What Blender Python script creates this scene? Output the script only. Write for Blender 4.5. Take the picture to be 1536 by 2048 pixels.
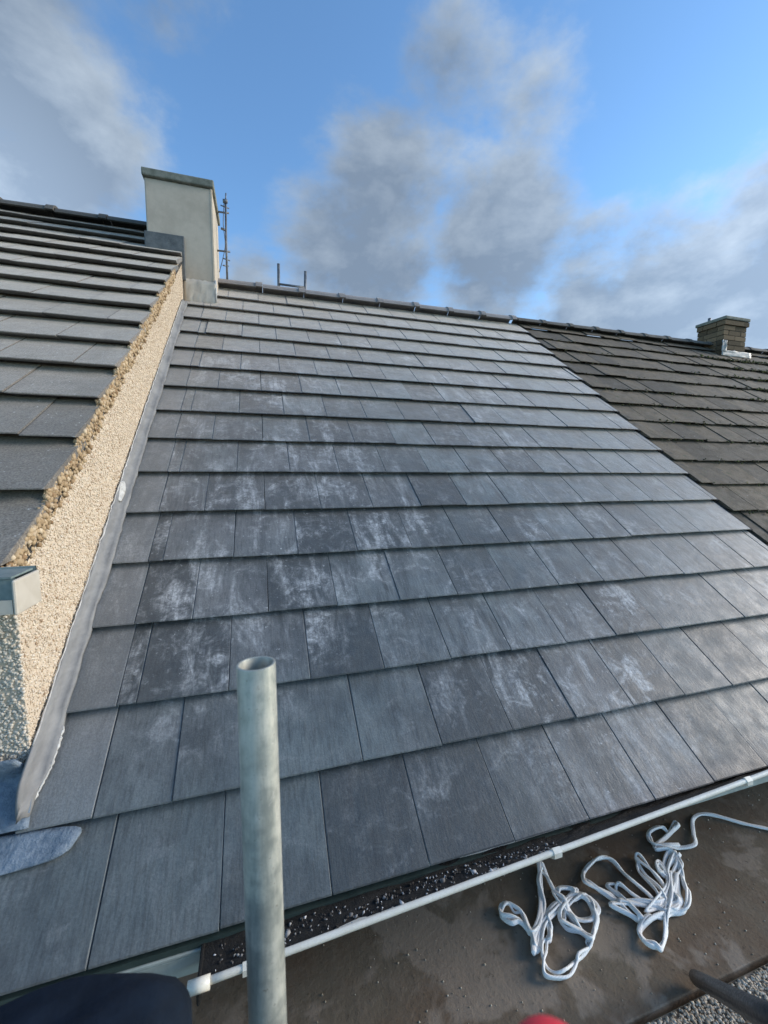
import bpy, math, random
import numpy as np
from mathutils import Matrix, Vector
random.seed(7); RNG = np.random.default_rng(11)
for o in list(bpy.data.objects): bpy.data.objects.remove(o)
SC = bpy.context.scene
COL = SC.collection
PI = math.pi

# ------------------------------------------------------------------ camera
cd = bpy.data.cameras.new('camera'); cam = bpy.data.objects.new('camera', cd); COL.objects.link(cam)
cam.matrix_world = Matrix(((0.9578, 0.0251, -0.2864, 0.436), (-0.2875, 0.0998, -0.9526, -1.0348),
                           (0.0047, 0.9947, 0.1028, 1.2047), (0, 0, 0, 1)))
cd.sensor_fit = 'HORIZONTAL'; cd.sensor_width = 36.0; cd.lens = 36.0 * 813.5 / 1536.0
cd.clip_start = 0.02; cd.clip_end = 2000
cd.dof.use_dof = True; cd.dof.focus_distance = 2.6; cd.dof.aperture_fstop = 19.07 / 2.4
SC.camera = cam

# ------------------------------------------------------------------ world
SUN = Vector((0.93, -0.14, 0.36)).normalized()
elev = math.asin(SUN.z); azim = math.atan2(SUN.x, SUN.y)
w = bpy.data.worlds.new('World'); SC.world = w; w.use_nodes = True
nt = w.node_tree; nt.nodes.clear()
def wn(t, **k):
    n = nt.nodes.new(t)
    for a, b in k.items(): setattr(n, a, b)
    return n
def wm(op, a, b=None, c=None, clamp=False):
    n = wn('ShaderNodeMath', operation=op, use_clamp=clamp)
    for i, v in enumerate((a, b, c)):
        if v is None: continue
        if isinstance(v, (int, float)): n.inputs[i].default_value = v
        else: nt.links.new(v, n.inputs[i])
    return n.outputs[0]
out = wn('ShaderNodeOutputWorld'); bg = wn('ShaderNodeBackground')
sky = wn('ShaderNodeTexSky', sky_type='NISHITA', sun_disc=False)
sky.sun_elevation = elev; sky.sun_rotation = azim
sky.air_density = 1.0; sky.dust_density = 0.3; sky.ozone_density = 3.0; sky.altitude = 50
bg.inputs[1].default_value = 0.12
SKY_TINT = (1.04, 1.24, 1.31)
tint = wn('ShaderNodeMix', data_type='RGBA', blend_type='MULTIPLY'); tint.inputs[0].default_value = 1
nt.links.new(sky.outputs[0], tint.inputs[6]); tint.inputs[7].default_value = (*SKY_TINT, 1)
tc = wn('ShaderNodeTexCoord'); DIR = tc.outputs['Generated']
def noise(scale, detail, rough, offs, stretch=(1, 1, 1), dist=0.0):
    mp = wn('ShaderNodeMapping'); nt.links.new(DIR, mp.inputs[0])
    mp.inputs['Location'].default_value = offs; mp.inputs['Scale'].default_value = stretch
    n = wn('ShaderNodeTexNoise'); nt.links.new(mp.outputs[0], n.inputs['Vector'])
    n.inputs['Scale'].default_value = scale; n.inputs['Detail'].default_value = detail
    n.inputs['Roughness'].default_value = rough; n.inputs['Distortion'].default_value = dist
    return n.outputs[0]
n1 = noise(4.2, 10, 0.58, (1.3, 0.2, 0.7), (1, 1, 1.75), 0.15)
_sh = SUN * 0.035
n1b = noise(4.2, 10, 0.58, (1.3 + _sh.x, 0.2 + _sh.y, 0.7 + (_sh.z + 0.03) * 1.75), (1, 1, 1.75), 0.15)
n2 = noise(14.0, 8, 0.62, (4.1, 2.2, 0.3), (1, 1, 1.3))
n3 = noise(2.2, 5, 0.5, (7.7, 1.2, 3.1))
# cloud banks: direction, radius, weight
BANKS = [((-0.33, 0.74, 0.60), 0.26, .85), ((-0.16, 0.72, 0.66), 0.17, .6), ((-0.37, 0.80, 0.46), 0.26, 1.0), ((-0.45, 0.86, 0.36), 0.28, .9),
         ((0.31, 0.70, 0.64), 0.17, .62), ((0.24, 0.80, 0.54), 0.19, .85), ((0.17, 0.86, 0.45), 0.20, .95), ((0.24, 0.88, 0.38), 0.20, .95), ((0.45, 0.65, 0.61), 0.14, .5),
         ((0.44, 0.75, 0.48), 0.18, .85), ((0.46, 0.79, 0.39), 0.18, .9), ((0.50, 0.80, 0.31), 0.12, .7), ((0.62, 0.66, 0.40), 0.12, .62),
         ((0.78, 0.48, 0.40), 0.15, .8), ((0.72, 0.60, 0.34), 0.17, .95), ((0.64, 0.70, 0.29), 0.18, 1.0), ((0.82, 0.50, 0.26), 0.20, .95),
         ((-0.01, 0.91, 0.39), 0.11, .7), ((0.9, 0.2, 0.35), 0.35, .7), ((0.5, -0.7, 0.5), 0.5, .7), ((-0.7, -0.5, 0.5), 0.5, .7), ((-0.9, 0.3, 0.3), 0.4, .8)]
acc = None
for d, r, wt in BANKS:
    v = wn('ShaderNodeVectorMath', operation='DISTANCE'); nt.links.new(DIR, v.inputs[0]); v.inputs[1].default_value = Vector(d).normalized()
    m = wn('ShaderNodeMapRange', interpolation_type='SMOOTHSTEP'); nt.links.new(v.outputs['Value'], m.inputs[0])
    m.inputs[1].default_value = r * 1.35; m.inputs[2].default_value = r * 0.1; m.inputs[3].default_value = 0; m.inputs[4].default_value = wt
    acc = m.outputs[0] if acc is None else wm('SMOOTH_MAX', acc, m.outputs[0], 0.15)
dens = wm('ADD', acc, wm('MULTIPLY', wm('SUBTRACT', n1, 0.5), 1.7))
dens = wm('ADD', dens, wm('MULTIPLY', wm('SUBTRACT', n2, 0.5), 0.5))
mr = wn('ShaderNodeMapRange', interpolation_type='SMOOTHSTEP'); nt.links.new(dens, mr.inputs[0])
mr.inputs[1].default_value = 0.24; mr.inputs[2].default_value = 0.84; mr.inputs[3].default_value = 0; mr.inputs[4].default_value = 0.95
MASK = mr.outputs[0]
# thick cloud is grey, thin edges and the side towards the sun are bright
sd = wn('ShaderNodeVectorMath', operation='DOT_PRODUCT'); nt.links.new(DIR, sd.inputs[0]); sd.inputs[1].default_value = SUN
sunny = wn('ShaderNodeMapRange', interpolation_type='SMOOTHSTEP'); nt.links.new(sd.outputs['Value'], sunny.inputs[0])
sunny.inputs[1].default_value = 0.35; sunny.inputs[2].default_value = 1.0
thick = wn('ShaderNodeMapRange'); nt.links.new(wm('ADD', dens, wm('MULTIPLY', wm('SUBTRACT', n3, 0.5), 0.9)), thick.inputs[0])
thick.inputs[1].default_value = 0.30; thick.inputs[2].default_value = 0.80
lit = wm('ADD', wm('MULTIPLY', wm('SUBTRACT', n1, n1b), 2.2), wm('SUBTRACT', 0.62, wm('MULTIPLY', thick.outputs[0], 0.52)), clamp=True)
cc = wn('ShaderNodeMix', data_type='RGBA'); nt.links.new(lit, cc.inputs[0])
cc.inputs[6].default_value = (1.02, 1.34, 1.80, 1); cc.inputs[7].default_value = (2.35, 2.75, 3.2, 1)
cs = wn('ShaderNodeMix', data_type='RGBA', blend_type='MULTIPLY'); cs.inputs[0].default_value = 1
nt.links.new(cc.outputs[2], cs.inputs[6])
lv = wn('ShaderNodeVectorMath', operation='DISTANCE'); nt.links.new(DIR, lv.inputs[0]); lv.inputs[1].default_value = Vector((-0.42, 0.83, 0.38)).normalized()
lb = wn('ShaderNodeMapRange', interpolation_type='SMOOTHSTEP'); nt.links.new(lv.outputs['Value'], lb.inputs[0]); lb.inputs[1].default_value = 0.34; lb.inputs[2].default_value = 0.04; lb.inputs[3].default_value = 0; lb.inputs[4].default_value = 0.6
gl = wn('ShaderNodeCombineColor')
for i, g in enumerate((0.85, 0.85, 0.85)): nt.links.new(wm('ADD', wm('ADD', 1.0, lb.outputs[0]), wm('MULTIPLY', sunny.outputs[0], g)), gl.inputs[i])
nt.links.new(gl.outputs[0], cs.inputs[7])
mx = wn('ShaderNodeMix', data_type='RGBA'); nt.links.new(MASK, mx.inputs[0])
nt.links.new(tint.outputs[2], mx.inputs[6]); nt.links.new(cs.outputs[2], mx.inputs[7])
nt.links.new(mx.outputs[2], bg.inputs[0]); nt.links.new(bg.outputs[0], out.inputs[0])

# ------------------------------------------------------------------ sun, exposure
sl = bpy.data.lights.new('sun', 'SUN'); sun = bpy.data.objects.new('sun', sl); COL.objects.link(sun)
sl.energy = 1.8; sl.angle = math.radians(24); sl.color = (1.0, 0.88, 0.74)
sun.rotation_euler = (-SUN).to_track_quat('-Z', 'Y').to_euler(); sun.location = SUN * 30
vs = SC.view_settings; vs.view_transform = 'Standard'; vs.look = 'None'; vs.exposure = 0.9; vs.gamma = 1.0; vs.use_curve_mapping = False

# ------------------------------------------------------------------ materials
class Mat:
    def __init__(s, name, rough=0.7, spec=0.5, metal=0.0):
        s.m = bpy.data.materials.new(name); s.m.use_nodes = True; s.t = s.m.node_tree
        s.b = s.t.nodes['Principled BSDF']; s.b.inputs['Roughness'].default_value = rough
        s.b.inputs['Specular IOR Level'].default_value = spec; s.b.inputs['Metallic'].default_value = metal
        s.rnd = None
    def n(s, t, **k):
        x = s.t.nodes.new(t)
        for a, b in k.items(): setattr(x, a, b)
        return x
    def put(s, sock, v):
        if hasattr(v, 'links') or hasattr(v, 'is_output'): s.t.links.new(v, sock)
        elif isinstance(v, (tuple, list)) and len(v) == 3 and sock.type == 'RGBA': sock.default_value = (*v, 1)
        else: sock.default_value = v
    def math(s, op, a, b=None, clamp=False):
        x = s.n('ShaderNodeMath', operation=op, use_clamp=clamp); s.put(x.inputs[0], a)
        if b is not None: s.put(x.inputs[1], b)
        return x.outputs[0]
    def random(s):
        if s.rnd is None: s.rnd = s.n('ShaderNodeObjectInfo').outputs['Random']
        return s.rnd
    def coords(s, kind='Object', scale=(1, 1, 1), per_object=False):
        c = s.n('ShaderNodeTexCoord').outputs[kind] if kind != 'World' else s.n('ShaderNodeNewGeometry').outputs['Position']
        if per_object:
            v = s.n('ShaderNodeVectorMath', operation='ADD'); s.put(v.inputs[0], c)
            cx = s.n('ShaderNodeCombineXYZ')
            s.put(cx.inputs[0], s.math('MULTIPLY', s.random(), 91.0)); s.put(cx.inputs[1], s.math('MULTIPLY', s.random(), 57.0)); s.put(cx.inputs[2], s.math('MULTIPLY', s.random(), 23.0))
            s.put(v.inputs[1], cx.outputs[0]); c = v.outputs[0]
        mp = s.n('ShaderNodeMapping'); s.put(mp.inputs[0], c); mp.inputs['Scale'].default_value = scale
        return mp.outputs[0]
    def noise(s, vec, scale, detail=4, rough=0.55, dist=0.0):
        x = s.n('ShaderNodeTexNoise'); s.put(x.inputs['Vector'], vec); x.inputs['Scale'].default_value = scale
        x.inputs['Detail'].default_value = detail; x.inputs['Roughness'].default_value = rough; x.inputs['Distortion'].default_value = dist
        return x.outputs[0]
    def ramp(s, f, lo, hi, a=0.0, b=1.0):
        x = s.n('ShaderNodeMapRange', interpolation_type='SMOOTHSTEP'); s.put(x.inputs[0], f)
        x.inputs[1].default_value = lo; x.inputs[2].default_value = hi; x.inputs[3].default_value = a; x.inputs[4].default_value = b
        return x.outputs[0]
    def mix(s, f, a, b, blend='MIX'):
        x = s.n('ShaderNodeMix', data_type='RGBA', blend_type=blend); s.put(x.inputs[0], f); s.put(x.inputs[6], a); s.put(x.inputs[7], b)
        return x.outputs[2]
    def color(s, c): s.put(s.b.inputs['Base Color'], c); return s
    def rough(s, c): s.put(s.b.inputs['Roughness'], c); return s
    def bump(s, h, strength=0.3, dist=0.01):
        x = s.n('ShaderNodeBump'); s.put(x.inputs['Height'], h); x.inputs['Strength'].default_value = strength; x.inputs['Distance'].default_value = dist
        s.t.links.new(x.outputs[0], s.b.inputs['Normal']); return s
    def island(s): return s.n('ShaderNodeNewGeometry').outputs['Random Per Island']

def tile_material(name, base, warm, dark, dust, chalk=1.0, rough=0.6, speck=None, grain=0.25, streaks=0.5, sheen=0.7, vary=0.75):
    M = Mat(name, rough, 0.45)
    lo = M.coords('Object', per_object=True); st = M.coords('Object', (1, 0.09, 1), per_object=True); wc = M.coords('World')
    r = M.random(); r2 = M.math('FRACT', M.math('MULTIPLY', r, 7.31)); r3 = M.math('FRACT', M.math('MULTIPLY', r, 13.7)); r4 = M.math('FRACT', M.math('MULTIPLY', r, 29.3))
    # position on the slope, and where the roof has been trodden and rubbed
    sp = M.n('ShaderNodeSeparateXYZ'); M.put(sp.inputs[0], wc); wl = M.math('ADD', M.math('MULTIPLY', sp.outputs[1], 0.775), M.math('MULTIPLY', sp.outputs[2], 0.631))
    cb = M.n('ShaderNodeCombineXYZ'); M.put(cb.inputs[0], sp.outputs[0]); M.put(cb.inputs[1], wl); slope = cb.outputs[0]
    sm = M.n('ShaderNodeMapping'); M.put(sm.inputs[0], slope); sm.inputs['Scale'].default_value = (1, 0.28, 1); run = sm.outputs[0]
    zd = M.n('ShaderNodeVectorMath', operation='DISTANCE'); M.put(zd.inputs[0], slope); zd.inputs[1].default_value = (1.4, 2.0, 0)
    zone = M.math('ADD', M.math('MULTIPLY', M.ramp(zd.outputs['Value'], 2.6, 0.3), 0.15), M.math('SUBTRACT', M.noise(wc, 0.9, 4, 0.55), 0.06))
    c = M.mix(M.ramp(M.noise(wc, 0.9, 3), 0.35, 0.65), base, warm)
    c = M.mix(M.math('MULTIPLY', M.ramp(r2, 0.30, 1.0), vary), c, dark)
    c = M.mix(M.ramp(M.noise(lo, 5, 5, 0.6), 0.38, 0.68, 0, 0.55), c, dark)
    s0 = M.noise(st, 28, 4, 0.6); s1 = M.noise(st, 110, 3, 0.6)
    c = M.mix(M.math('MULTIPLY', M.ramp(s0, 0.48, 0.72), M.ramp(r4, 0.2, 0.9, 0.1, streaks * 1.5)), c, M.mix(0.5, dark, (0.03, 0.03, 0.032)))
    c = M.mix(M.ramp(s1, 0.40, 0.75, 0, streaks), c, M.mix(0.4, dark, (0.03, 0.03, 0.032)))
    if chalk > 0:
        broken = M.math('MULTIPLY', M.ramp(M.noise(lo, 70, 5, 0.75), 0.34, 0.62, 0.35, 1), M.ramp(M.noise(st, 75, 4, 0.7), 0.30, 0.6, 0.45, 1))
        # soft chalky patch near the middle of some tiles
        tc_ = M.n('ShaderNodeTexCoord').outputs['Object']; ctr = M.n('ShaderNodeCombineXYZ')
        M.put(ctr.inputs[0], M.math('MULTIPLY', M.math('SUBTRACT', r3, 0.5), 0.22)); M.put(ctr.inputs[1], M.math('ADD', M.math('MULTIPLY', r4, 0.22), 0.05)); ctr.inputs[2].default_value = -0.01
        dd = M.n('ShaderNodeVectorMath', operation='DISTANCE'); M.put(dd.inputs[0], tc_); M.put(dd.inputs[1], ctr.outputs[0])
        core = M.math('ADD', M.math('MULTIPLY', M.ramp(dd.outputs['Value'], 0.26, 0.03), 0.75), M.math('MULTIPLY', M.math('SUBTRACT', M.noise(lo, 11, 7, 0.68, 1.2), 0.5), 3.0))
        core = M.math('ADD', core, M.math('MULTIPLY', M.math('SUBTRACT', s0, 0.5), 1.5))
        core = M.math('MULTIPLY', M.ramp(core, 0.35, 1.35), M.math('MULTIPLY', M.ramp(r2, 0.45, 0.75, 0.08, 1.0), M.ramp(zone, 0.42, 0.58, 0.15, 1.0)))
        wisp = M.math('MULTIPLY', M.ramp(M.noise(lo, 9, 7, 0.7, 0.7), 0.50, 0.74), M.ramp(zone, 0.40, 0.60, 0.25, 1.0))
        d = M.math('MULTIPLY', M.math('MAXIMUM', core, M.math('MULTIPLY', wisp, 0.8)), M.math('MULTIPLY', broken, 0.85 * chalk), True)
        c = M.mix(d, c, dust)
        rub = M.math('MULTIPLY', M.ramp(M.noise(run, 9, 8, 0.68, 0.8), 0.50, 0.70), M.math('MULTIPLY', M.ramp(zone, 0.42, 0.64), broken))
        c = M.mix(M.math('MULTIPLY', rub, 0.75 * chalk, True), c, dust)
        c = M.mix(M.math('MULTIPLY', M.ramp(M.noise(run, 5, 5, 0.62, 0.4), 0.50, 0.66), M.ramp(zone, 0.36, 0.62, 0.15, 0.7)), c, dark)
        d2 = M.math('MULTIPLY', M.ramp(M.noise(lo, 44, 4, 0.7), 0.63, 0.72), M.ramp(zone, 0.44, 0.6))
        c = M.mix(M.math('MULTIPLY', d2, 0.6 * chalk, True), c, dust)
    if speck:
        for sc, a, b, col in speck:
            c = M.mix(M.ramp(M.noise(lo, sc, 4, 0.65), a, b), c, col)
    fine = M.noise(lo, 160, 4, 0.7)
    c = M.mix(grain, c, M.mix(M.ramp(fine, 0.3, 0.7), (0.35, 0.35, 0.35), (1.65, 1.65, 1.65)), 'MULTIPLY')
    M.b.inputs['Sheen Weight'].default_value = sheen; M.b.inputs['Sheen Roughness'].default_value = 0.35; M.b.inputs['Sheen Tint'].default_value = (1, 0.96, 0.92, 1)
    M.color(c)
    M.rough(M.math('ADD', M.ramp(M.noise(lo, 14, 4), 0.3, 0.7, -0.09, 0.09), rough))
    M.bump(M.math('ADD', M.math('MULTIPLY', fine, 0.8), M.math('ADD', M.math('MULTIPLY', s1, 0.6), M.math('MULTIPLY', M.noise(lo, 9, 3), 3.0))), 0.5, 0.0028)
    return M.m
M_TILE = tile_material('slate_grey_tile', (0.140, 0.168, 0.172), (0.160, 0.166, 0.168), (0.050, 0.058, 0.062), (0.58, 0.59, 0.59), 1.1, 0.52, vary=0.9, sheen=1.0)
M_STRIP = tile_material('smooth_grey_strip', (0.195, 0.212, 0.215), (0.215, 0.215, 0.213), (0.14, 0.148, 0.15), (0.46, 0.46, 0.45), 0.6, 0.55, streaks=0.15)
M_OLD = tile_material('old_grey_tile', (0.19, 0.165, 0.135), (0.225, 0.195, 0.16), (0.11, 0.098, 0.08), (0.42, 0.41, 0.38), 0.4, 0.75,
                      speck=[(55, 0.64, 0.71, (0.45, 0.44, 0.41)), (11, 0.60, 0.74, (0.12, 0.118, 0.10)), (85, 0.62, 0.70, (0.07, 0.065, 0.055))], grain=0.75, streaks=0.15, sheen=0.55)
M_BROWN = tile_material('weathered_brown_tile', (0.135, 0.10, 0.062), (0.17, 0.128, 0.082), (0.055, 0.045, 0.032), (0.26, 0.24, 0.20), 0.5, 0.85,
                        speck=[(20, 0.58, 0.70, (0.07, 0.075, 0.04)), (42, 0.69, 0.73, (0.55, 0.54, 0.5)), (9, 0.56, 0.70, (0.06, 0.052, 0.04))], grain=0.7, streaks=0.35, sheen=0.05)
def plain(name, col, col2, scale, rough, bump=0.2, bd=0.004, spec=0.5, metal=0.0, kind='Object', stretch=(1, 1, 1)):
    M = Mat(name, rough, spec, metal); v = M.coords(kind, stretch)
    a = M.noise(v, scale, 6, 0.62); b = M.noise(v, scale * 6, 4, 0.6)
    M.color(M.mix(M.ramp(M.math('ADD', M.math('MULTIPLY', a, 0.7), M.math('MULTIPLY', b, 0.3)), 0.34, 0.66), col, col2))
    M.rough(M.ramp(b, 0.3, 0.7, max(0.05, rough - 0.1), min(1, rough + 0.1)))
    M.bump(M.math('ADD', a, M.math('MULTIPLY', b, 0.5)), bump, bd); return M.m
M_RIDGE = tile_material('ridge_tile_brown_grey', (0.27, 0.24, 0.22), (0.30, 0.26, 0.235), (0.19, 0.175, 0.165), (0.4, 0.38, 0.36), 0.4, 0.65, streaks=0.1, sheen=0.3)
M_RIDGE_OLD = tile_material('dark_weathered_ridge', (0.115, 0.105, 0.09), (0.14, 0.125, 0.105), (0.075, 0.07, 0.06), (0.3, 0.29, 0.26), 0.4, 0.85, grain=0.6, streaks=0.1, sheen=0.05)
M_UNDER = plain('roof_underlay', (0.012, 0.012, 0.013), (0.02, 0.02, 0.02), 8, 0.9)
M_LEAD = plain('lead_grey', (0.165, 0.165, 0.165), (0.25, 0.248, 0.242), 9, 0.62, 0.3, 0.004, 0.4, stretch=(1.6, .7, 1.6))
M_LEAD_BLUE = plain('new_lead_blue', (0.10, 0.14, 0.185), (0.22, 0.27, 0.325), 11, 0.55, 0.9, 0.012, 0.4)
M_SEAL = plain('pale_sealant', (0.34, 0.33, 0.31), (0.60, 0.59, 0.56), 30, 0.6, 0.4)
M_CEMENT = plain('grey_cement_render', (0.42, 0.36, 0.285), (0.52, 0.45, 0.36), 3.5, 0.9, 0.35, 0.004)
M_CAP = plain('chimney_coping', (0.12, 0.13, 0.10), (0.25, 0.25, 0.21), 14, 0.85, 0.4)
M_WALLBASE = plain('cream_render_bed', (0.52, 0.42, 0.31), (0.62, 0.52, 0.40), 12, 0.95, 0.5)
M_HOUSE = plain('brown_house_render', (0.16, 0.14, 0.12), (0.22, 0.2, 0.17), 4, 0.92, 0.4)
def pebble_material(name, cols, rough=0.75):
    M = Mat(name, rough, 0.4); cr = M.n('ShaderNodeValToRGB'); M.put(cr.inputs[0], M.island())
    e = cr.color_ramp.elements
    while len(e) < len(cols): e.new(0.5)
    for i, c in enumerate(cols): e[i].position = i / (len(cols) - 1); e[i].color = (*c, 1)
    M.color(cr.outputs[0]); return M.m
M_PEB = pebble_material('cream_pebbles', [(0.38, 0.26, 0.16), (0.58, 0.47, 0.35), (0.66, 0.55, 0.42), (0.70, 0.60, 0.47), (0.54, 0.43, 0.31), (0.72, 0.64, 0.53), (0.62, 0.52, 0.39)])
M_PEB_SHADED = pebble_material('shaded_wall_pebbles', [(0.52, 0.46, 0.37), (0.60, 0.54, 0.45), (0.68, 0.62, 0.53), (0.56, 0.50, 0.41)])  # cream dash greyed for the shade on the front wall, then lightened
M_MORTAR = pebble_material('brown_verge_mortar', [(0.26, 0.16, 0.08), (0.48, 0.36, 0.22), (0.36, 0.25, 0.14), (0.60, 0.48, 0.33)], 0.9)
M_GRIT = pebble_material('grey_grit', [(0.30, 0.24, 0.17), (0.52, 0.45, 0.35), (0.42, 0.35, 0.27), (0.60, 0.55, 0.46)], 0.9)
M_DEBRIS = pebble_material('gutter_debris', [(0.03, 0.028, 0.025), (0.06, 0.055, 0.05), (0.40, 0.39, 0.37), (0.08, 0.07, 0.06), (0.04, 0.035, 0.03), (0.7, 0.7, 0.7), (0.12, 0.11, 0.09)], 0.85)
M_PVC = plain('white_pvc', (0.72, 0.67, 0.56), (0.80, 0.76, 0.66), 20, 0.35, 0.05, 0.001)
M_DIRT = plain('black_gutter_silt', (0.006, 0.0055, 0.005), (0.013, 0.012, 0.010), 40, 0.9, 0.8, 0.01)
M_FASCIA = plain('pale_green_grey_fascia', (0.33, 0.37, 0.34), (0.46, 0.50, 0.46), 9, 0.55, 0.15)
M_TILE_SHADE = plain('tile_underside_shade', (0.03, 0.05, 0.045), (0.05, 0.075, 0.065), 12, 0.6, 0.1)  # shade under the eave tiles, given as a dark green colour
M_GALV = Mat('galvanised_steel', 0.45, 0.5, 0.35)
_v = M_GALV.coords('Object', (1, 1, 0.10)); _a = M_GALV.noise(_v, 34, 6, 0.7); _p = M_GALV.coords('Object'); _b = M_GALV.noise(_p, 30, 6, 0.7)
_c = M_GALV.mix(M_GALV.ramp(M_GALV.math('ADD', M_GALV.math('MULTIPLY', _a, 0.55), M_GALV.math('MULTIPLY', _b, 0.45)), 0.38, 0.62), (0.27, 0.285, 0.255), (0.52, 0.51, 0.44))
_c = M_GALV.mix(M_GALV.ramp(M_GALV.noise(_p, 120, 4, 0.7), 0.60, 0.72, 0, 0.6), _c, (0.13, 0.12, 0.10))
_c = M_GALV.mix(M_GALV.ramp(M_GALV.noise(_p, 16, 6, 0.72, 0.5), 0.63, 0.70, 0, 0.7), _c, (0.62, 0.60, 0.55))
M_GALV.color(_c); M_GALV.rough(M_GALV.ramp(_b, 0.3, 0.7, 0.34, 0.62)); M_GALV.bump(M_GALV.math('ADD', _a, _b), 0.3, 0.0015); M_GALV = M_GALV.m
M_DARKTUBE = plain('dark_blue_black_tube', (0.008, 0.013, 0.022), (0.016, 0.024, 0.036), 25, 0.4, 0.1, 0.001)
M_ROPE = Mat('pale_blue_white_rope', 0.75, 0.3)
_u = M_ROPE.coords('UV'); _w = M_ROPE.n('ShaderNodeTexWave', wave_type='BANDS', bands_direction='DIAGONAL'); M_ROPE.put(_w.inputs['Vector'], _u); _w.inputs['Scale'].default_value = 1.0
M_ROPE.color(M_ROPE.mix(M_ROPE.ramp(_w.outputs['Fac'], 0.2, 0.8), (0.86, 0.86, 0.85), (0.93, 0.93, 0.91))); M_ROPE.bump(_w.outputs['Fac'], 0.25, 0.001); M_ROPE = M_ROPE.m
M_NAVY = plain('navy_black_fabric', (0.005, 0.009, 0.016), (0.011, 0.018, 0.030), 14, 0.9, 0.4, 0.004, 0.15)
M_RED = plain('red_plastic', (0.72, 0.03, 0.05), (0.76, 0.04, 0.065), 20, 0.4, 0.05, 0.001)
M_BRICK = Mat('weathered_brick', 0.9, 0.3)
M_BRICK.color(M_BRICK.mix(M_BRICK.random(), (0.09, 0.065, 0.038), (0.21, 0.145, 0.085))); M_BRICK.bump(M_BRICK.noise(M_BRICK.coords('Object', per_object=True), 40, 4), 0.6, 0.004); M_BRICK = M_BRICK.m
M_JOINT = plain('dark_mortar_joint', (0.07, 0.065, 0.055), (0.11, 0.10, 0.085), 20, 0.95)
M_ALU = plain('dull_aluminium', (0.10, 0.11, 0.13), (0.18, 0.19, 0.2), 30, 0.5, 0.05, 0.001, 0.5, 0.4)
M_MOSS = pebble_material('green_moss', [(0.05, 0.055, 0.018), (0.10, 0.10, 0.03), (0.07, 0.06, 0.03), (0.11, 0.09, 0.05), (0.05, 0.045, 0.025)], 1.0)
M_BOARD = Mat('dirty_brown_deck', 0.95, 0.12)
_o = M_BOARD.coords('World'); _n = M_BOARD.noise(_o, 2.6, 6, 0.62, 0.5); _f = M_BOARD.noise(_o, 60, 5, 0.7); _g = M_BOARD.noise(_o, 9, 5, 0.6)
_c = M_BOARD.mix(M_BOARD.ramp(_n, 0.36, 0.62), (0.150, 0.108, 0.076), (0.165, 0.138, 0.104))
_c = M_BOARD.mix(M_BOARD.ramp(_g, 0.5, 0.72, 0, 0.65), _c, (0.215, 0.178, 0.14))
_h = M_BOARD.noise(_o, 3.3, 4, 0.55, 0.3)
_c = M_BOARD.mix(M_BOARD.ramp(_h, 0.50, 0.56, 0, 0.85), _c, (0.27, 0.225, 0.18))
_c = M_BOARD.mix(M_BOARD.ramp(_f, 0.58, 0.72, 0, 0.6), _c, (0.04, 0.035, 0.028))
_c = M_BOARD.mix(M_BOARD.ramp(M_BOARD.noise(_o, 25, 4, 0.7), 0.66, 0.74, 0, 0.6), _c, (0.045, 0.03, 0.02))
M_BOARD.color(_c); M_BOARD.bump(M_BOARD.math('ADD', _f, M_BOARD.math('MULTIPLY', _g, 2)), 0.5, 0.006); M_BOARD = M_BOARD.m
M_PATCH = plain('dried_cement', (0.19, 0.155, 0.118), (0.255, 0.215, 0.17), 9, 0.92, 0.35, 0.004)
M_GROUND = plain('ground_concrete_and_soil', (0.08, 0.075, 0.062), (0.15, 0.14, 0.12), 0.8, 0.95, 0.4, 0.02, kind='World')
M_TEAL = plain('sky_tinted_gutter', (0.13, 0.18, 0.18), (0.22, 0.27, 0.26), 12, 0.4, 0.1)  # blue of the reflected sky painted into the gutter colour
M_PALE = plain('pale_grey_plastic', (0.48, 0.43, 0.35), (0.55, 0.50, 0.42), 14, 0.5, 0.05)

# ------------------------------------------------------------------ helpers
WM = {}
def link(o, parent=None, mw=None):
    COL.objects.link(o); mw = mw or Matrix(); WM[o.name] = mw
    if parent is not None:
        o.parent = parent; o.matrix_parent_inverse = Matrix(); o.matrix_basis = WM[parent.name].inverted() @ mw
    else: o.matrix_basis = mw
    return o
def thing(name, loc, label, cat, group=None):
    o = bpy.data.objects.new(name, None); o.empty_display_size = 0.1; link(o, None, Matrix.Translation(loc))
    o['label'] = label; o['category'] = cat
    if group: o['group'] = group
    return o
def tag(o, label, cat, group=None):
    o['label'] = label; o['category'] = cat
    if group: o['group'] = group
    return o
def mesh(name, V, F, mat, smooth=False):
    me = bpy.data.meshes.new(name); me.from_pydata([tuple(v) for v in V], [], F); me.materials.append(mat)
    if smooth: me.polygons.foreach_set('use_smooth', [True] * len(me.polygons))
    me.update(); return me
def obj(name, V, F, mat, parent=None, smooth=False, bevel=0.0):
    V = np.asarray(V, float); c = (V.min(0) + V.max(0)) / 2
    o = bpy.data.objects.new(name, mesh(name, V - c, F, mat, smooth))
    if bevel:
        b = o.modifiers.new('bevel', 'BEVEL'); b.width = bevel; b.segments = 2; b.limit_method = 'ANGLE'
    return link(o, parent, Matrix.Translation(c))
BOXF = [(0, 3, 2, 1), (4, 5, 6, 7), (0, 1, 5, 4), (1, 2, 6, 5), (2, 3, 7, 6), (3, 0, 4, 7)]
def box(name, lo, hi, mat, parent=None, bevel=0.0):
    (a, b, c), (d, e, f) = lo, hi
    return obj(name, [(a, b, c), (d, b, c), (d, e, c), (a, e, c), (a, b, f), (d, b, f), (d, e, f), (a, e, f)], BOXF, mat, parent, False, bevel)
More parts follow.
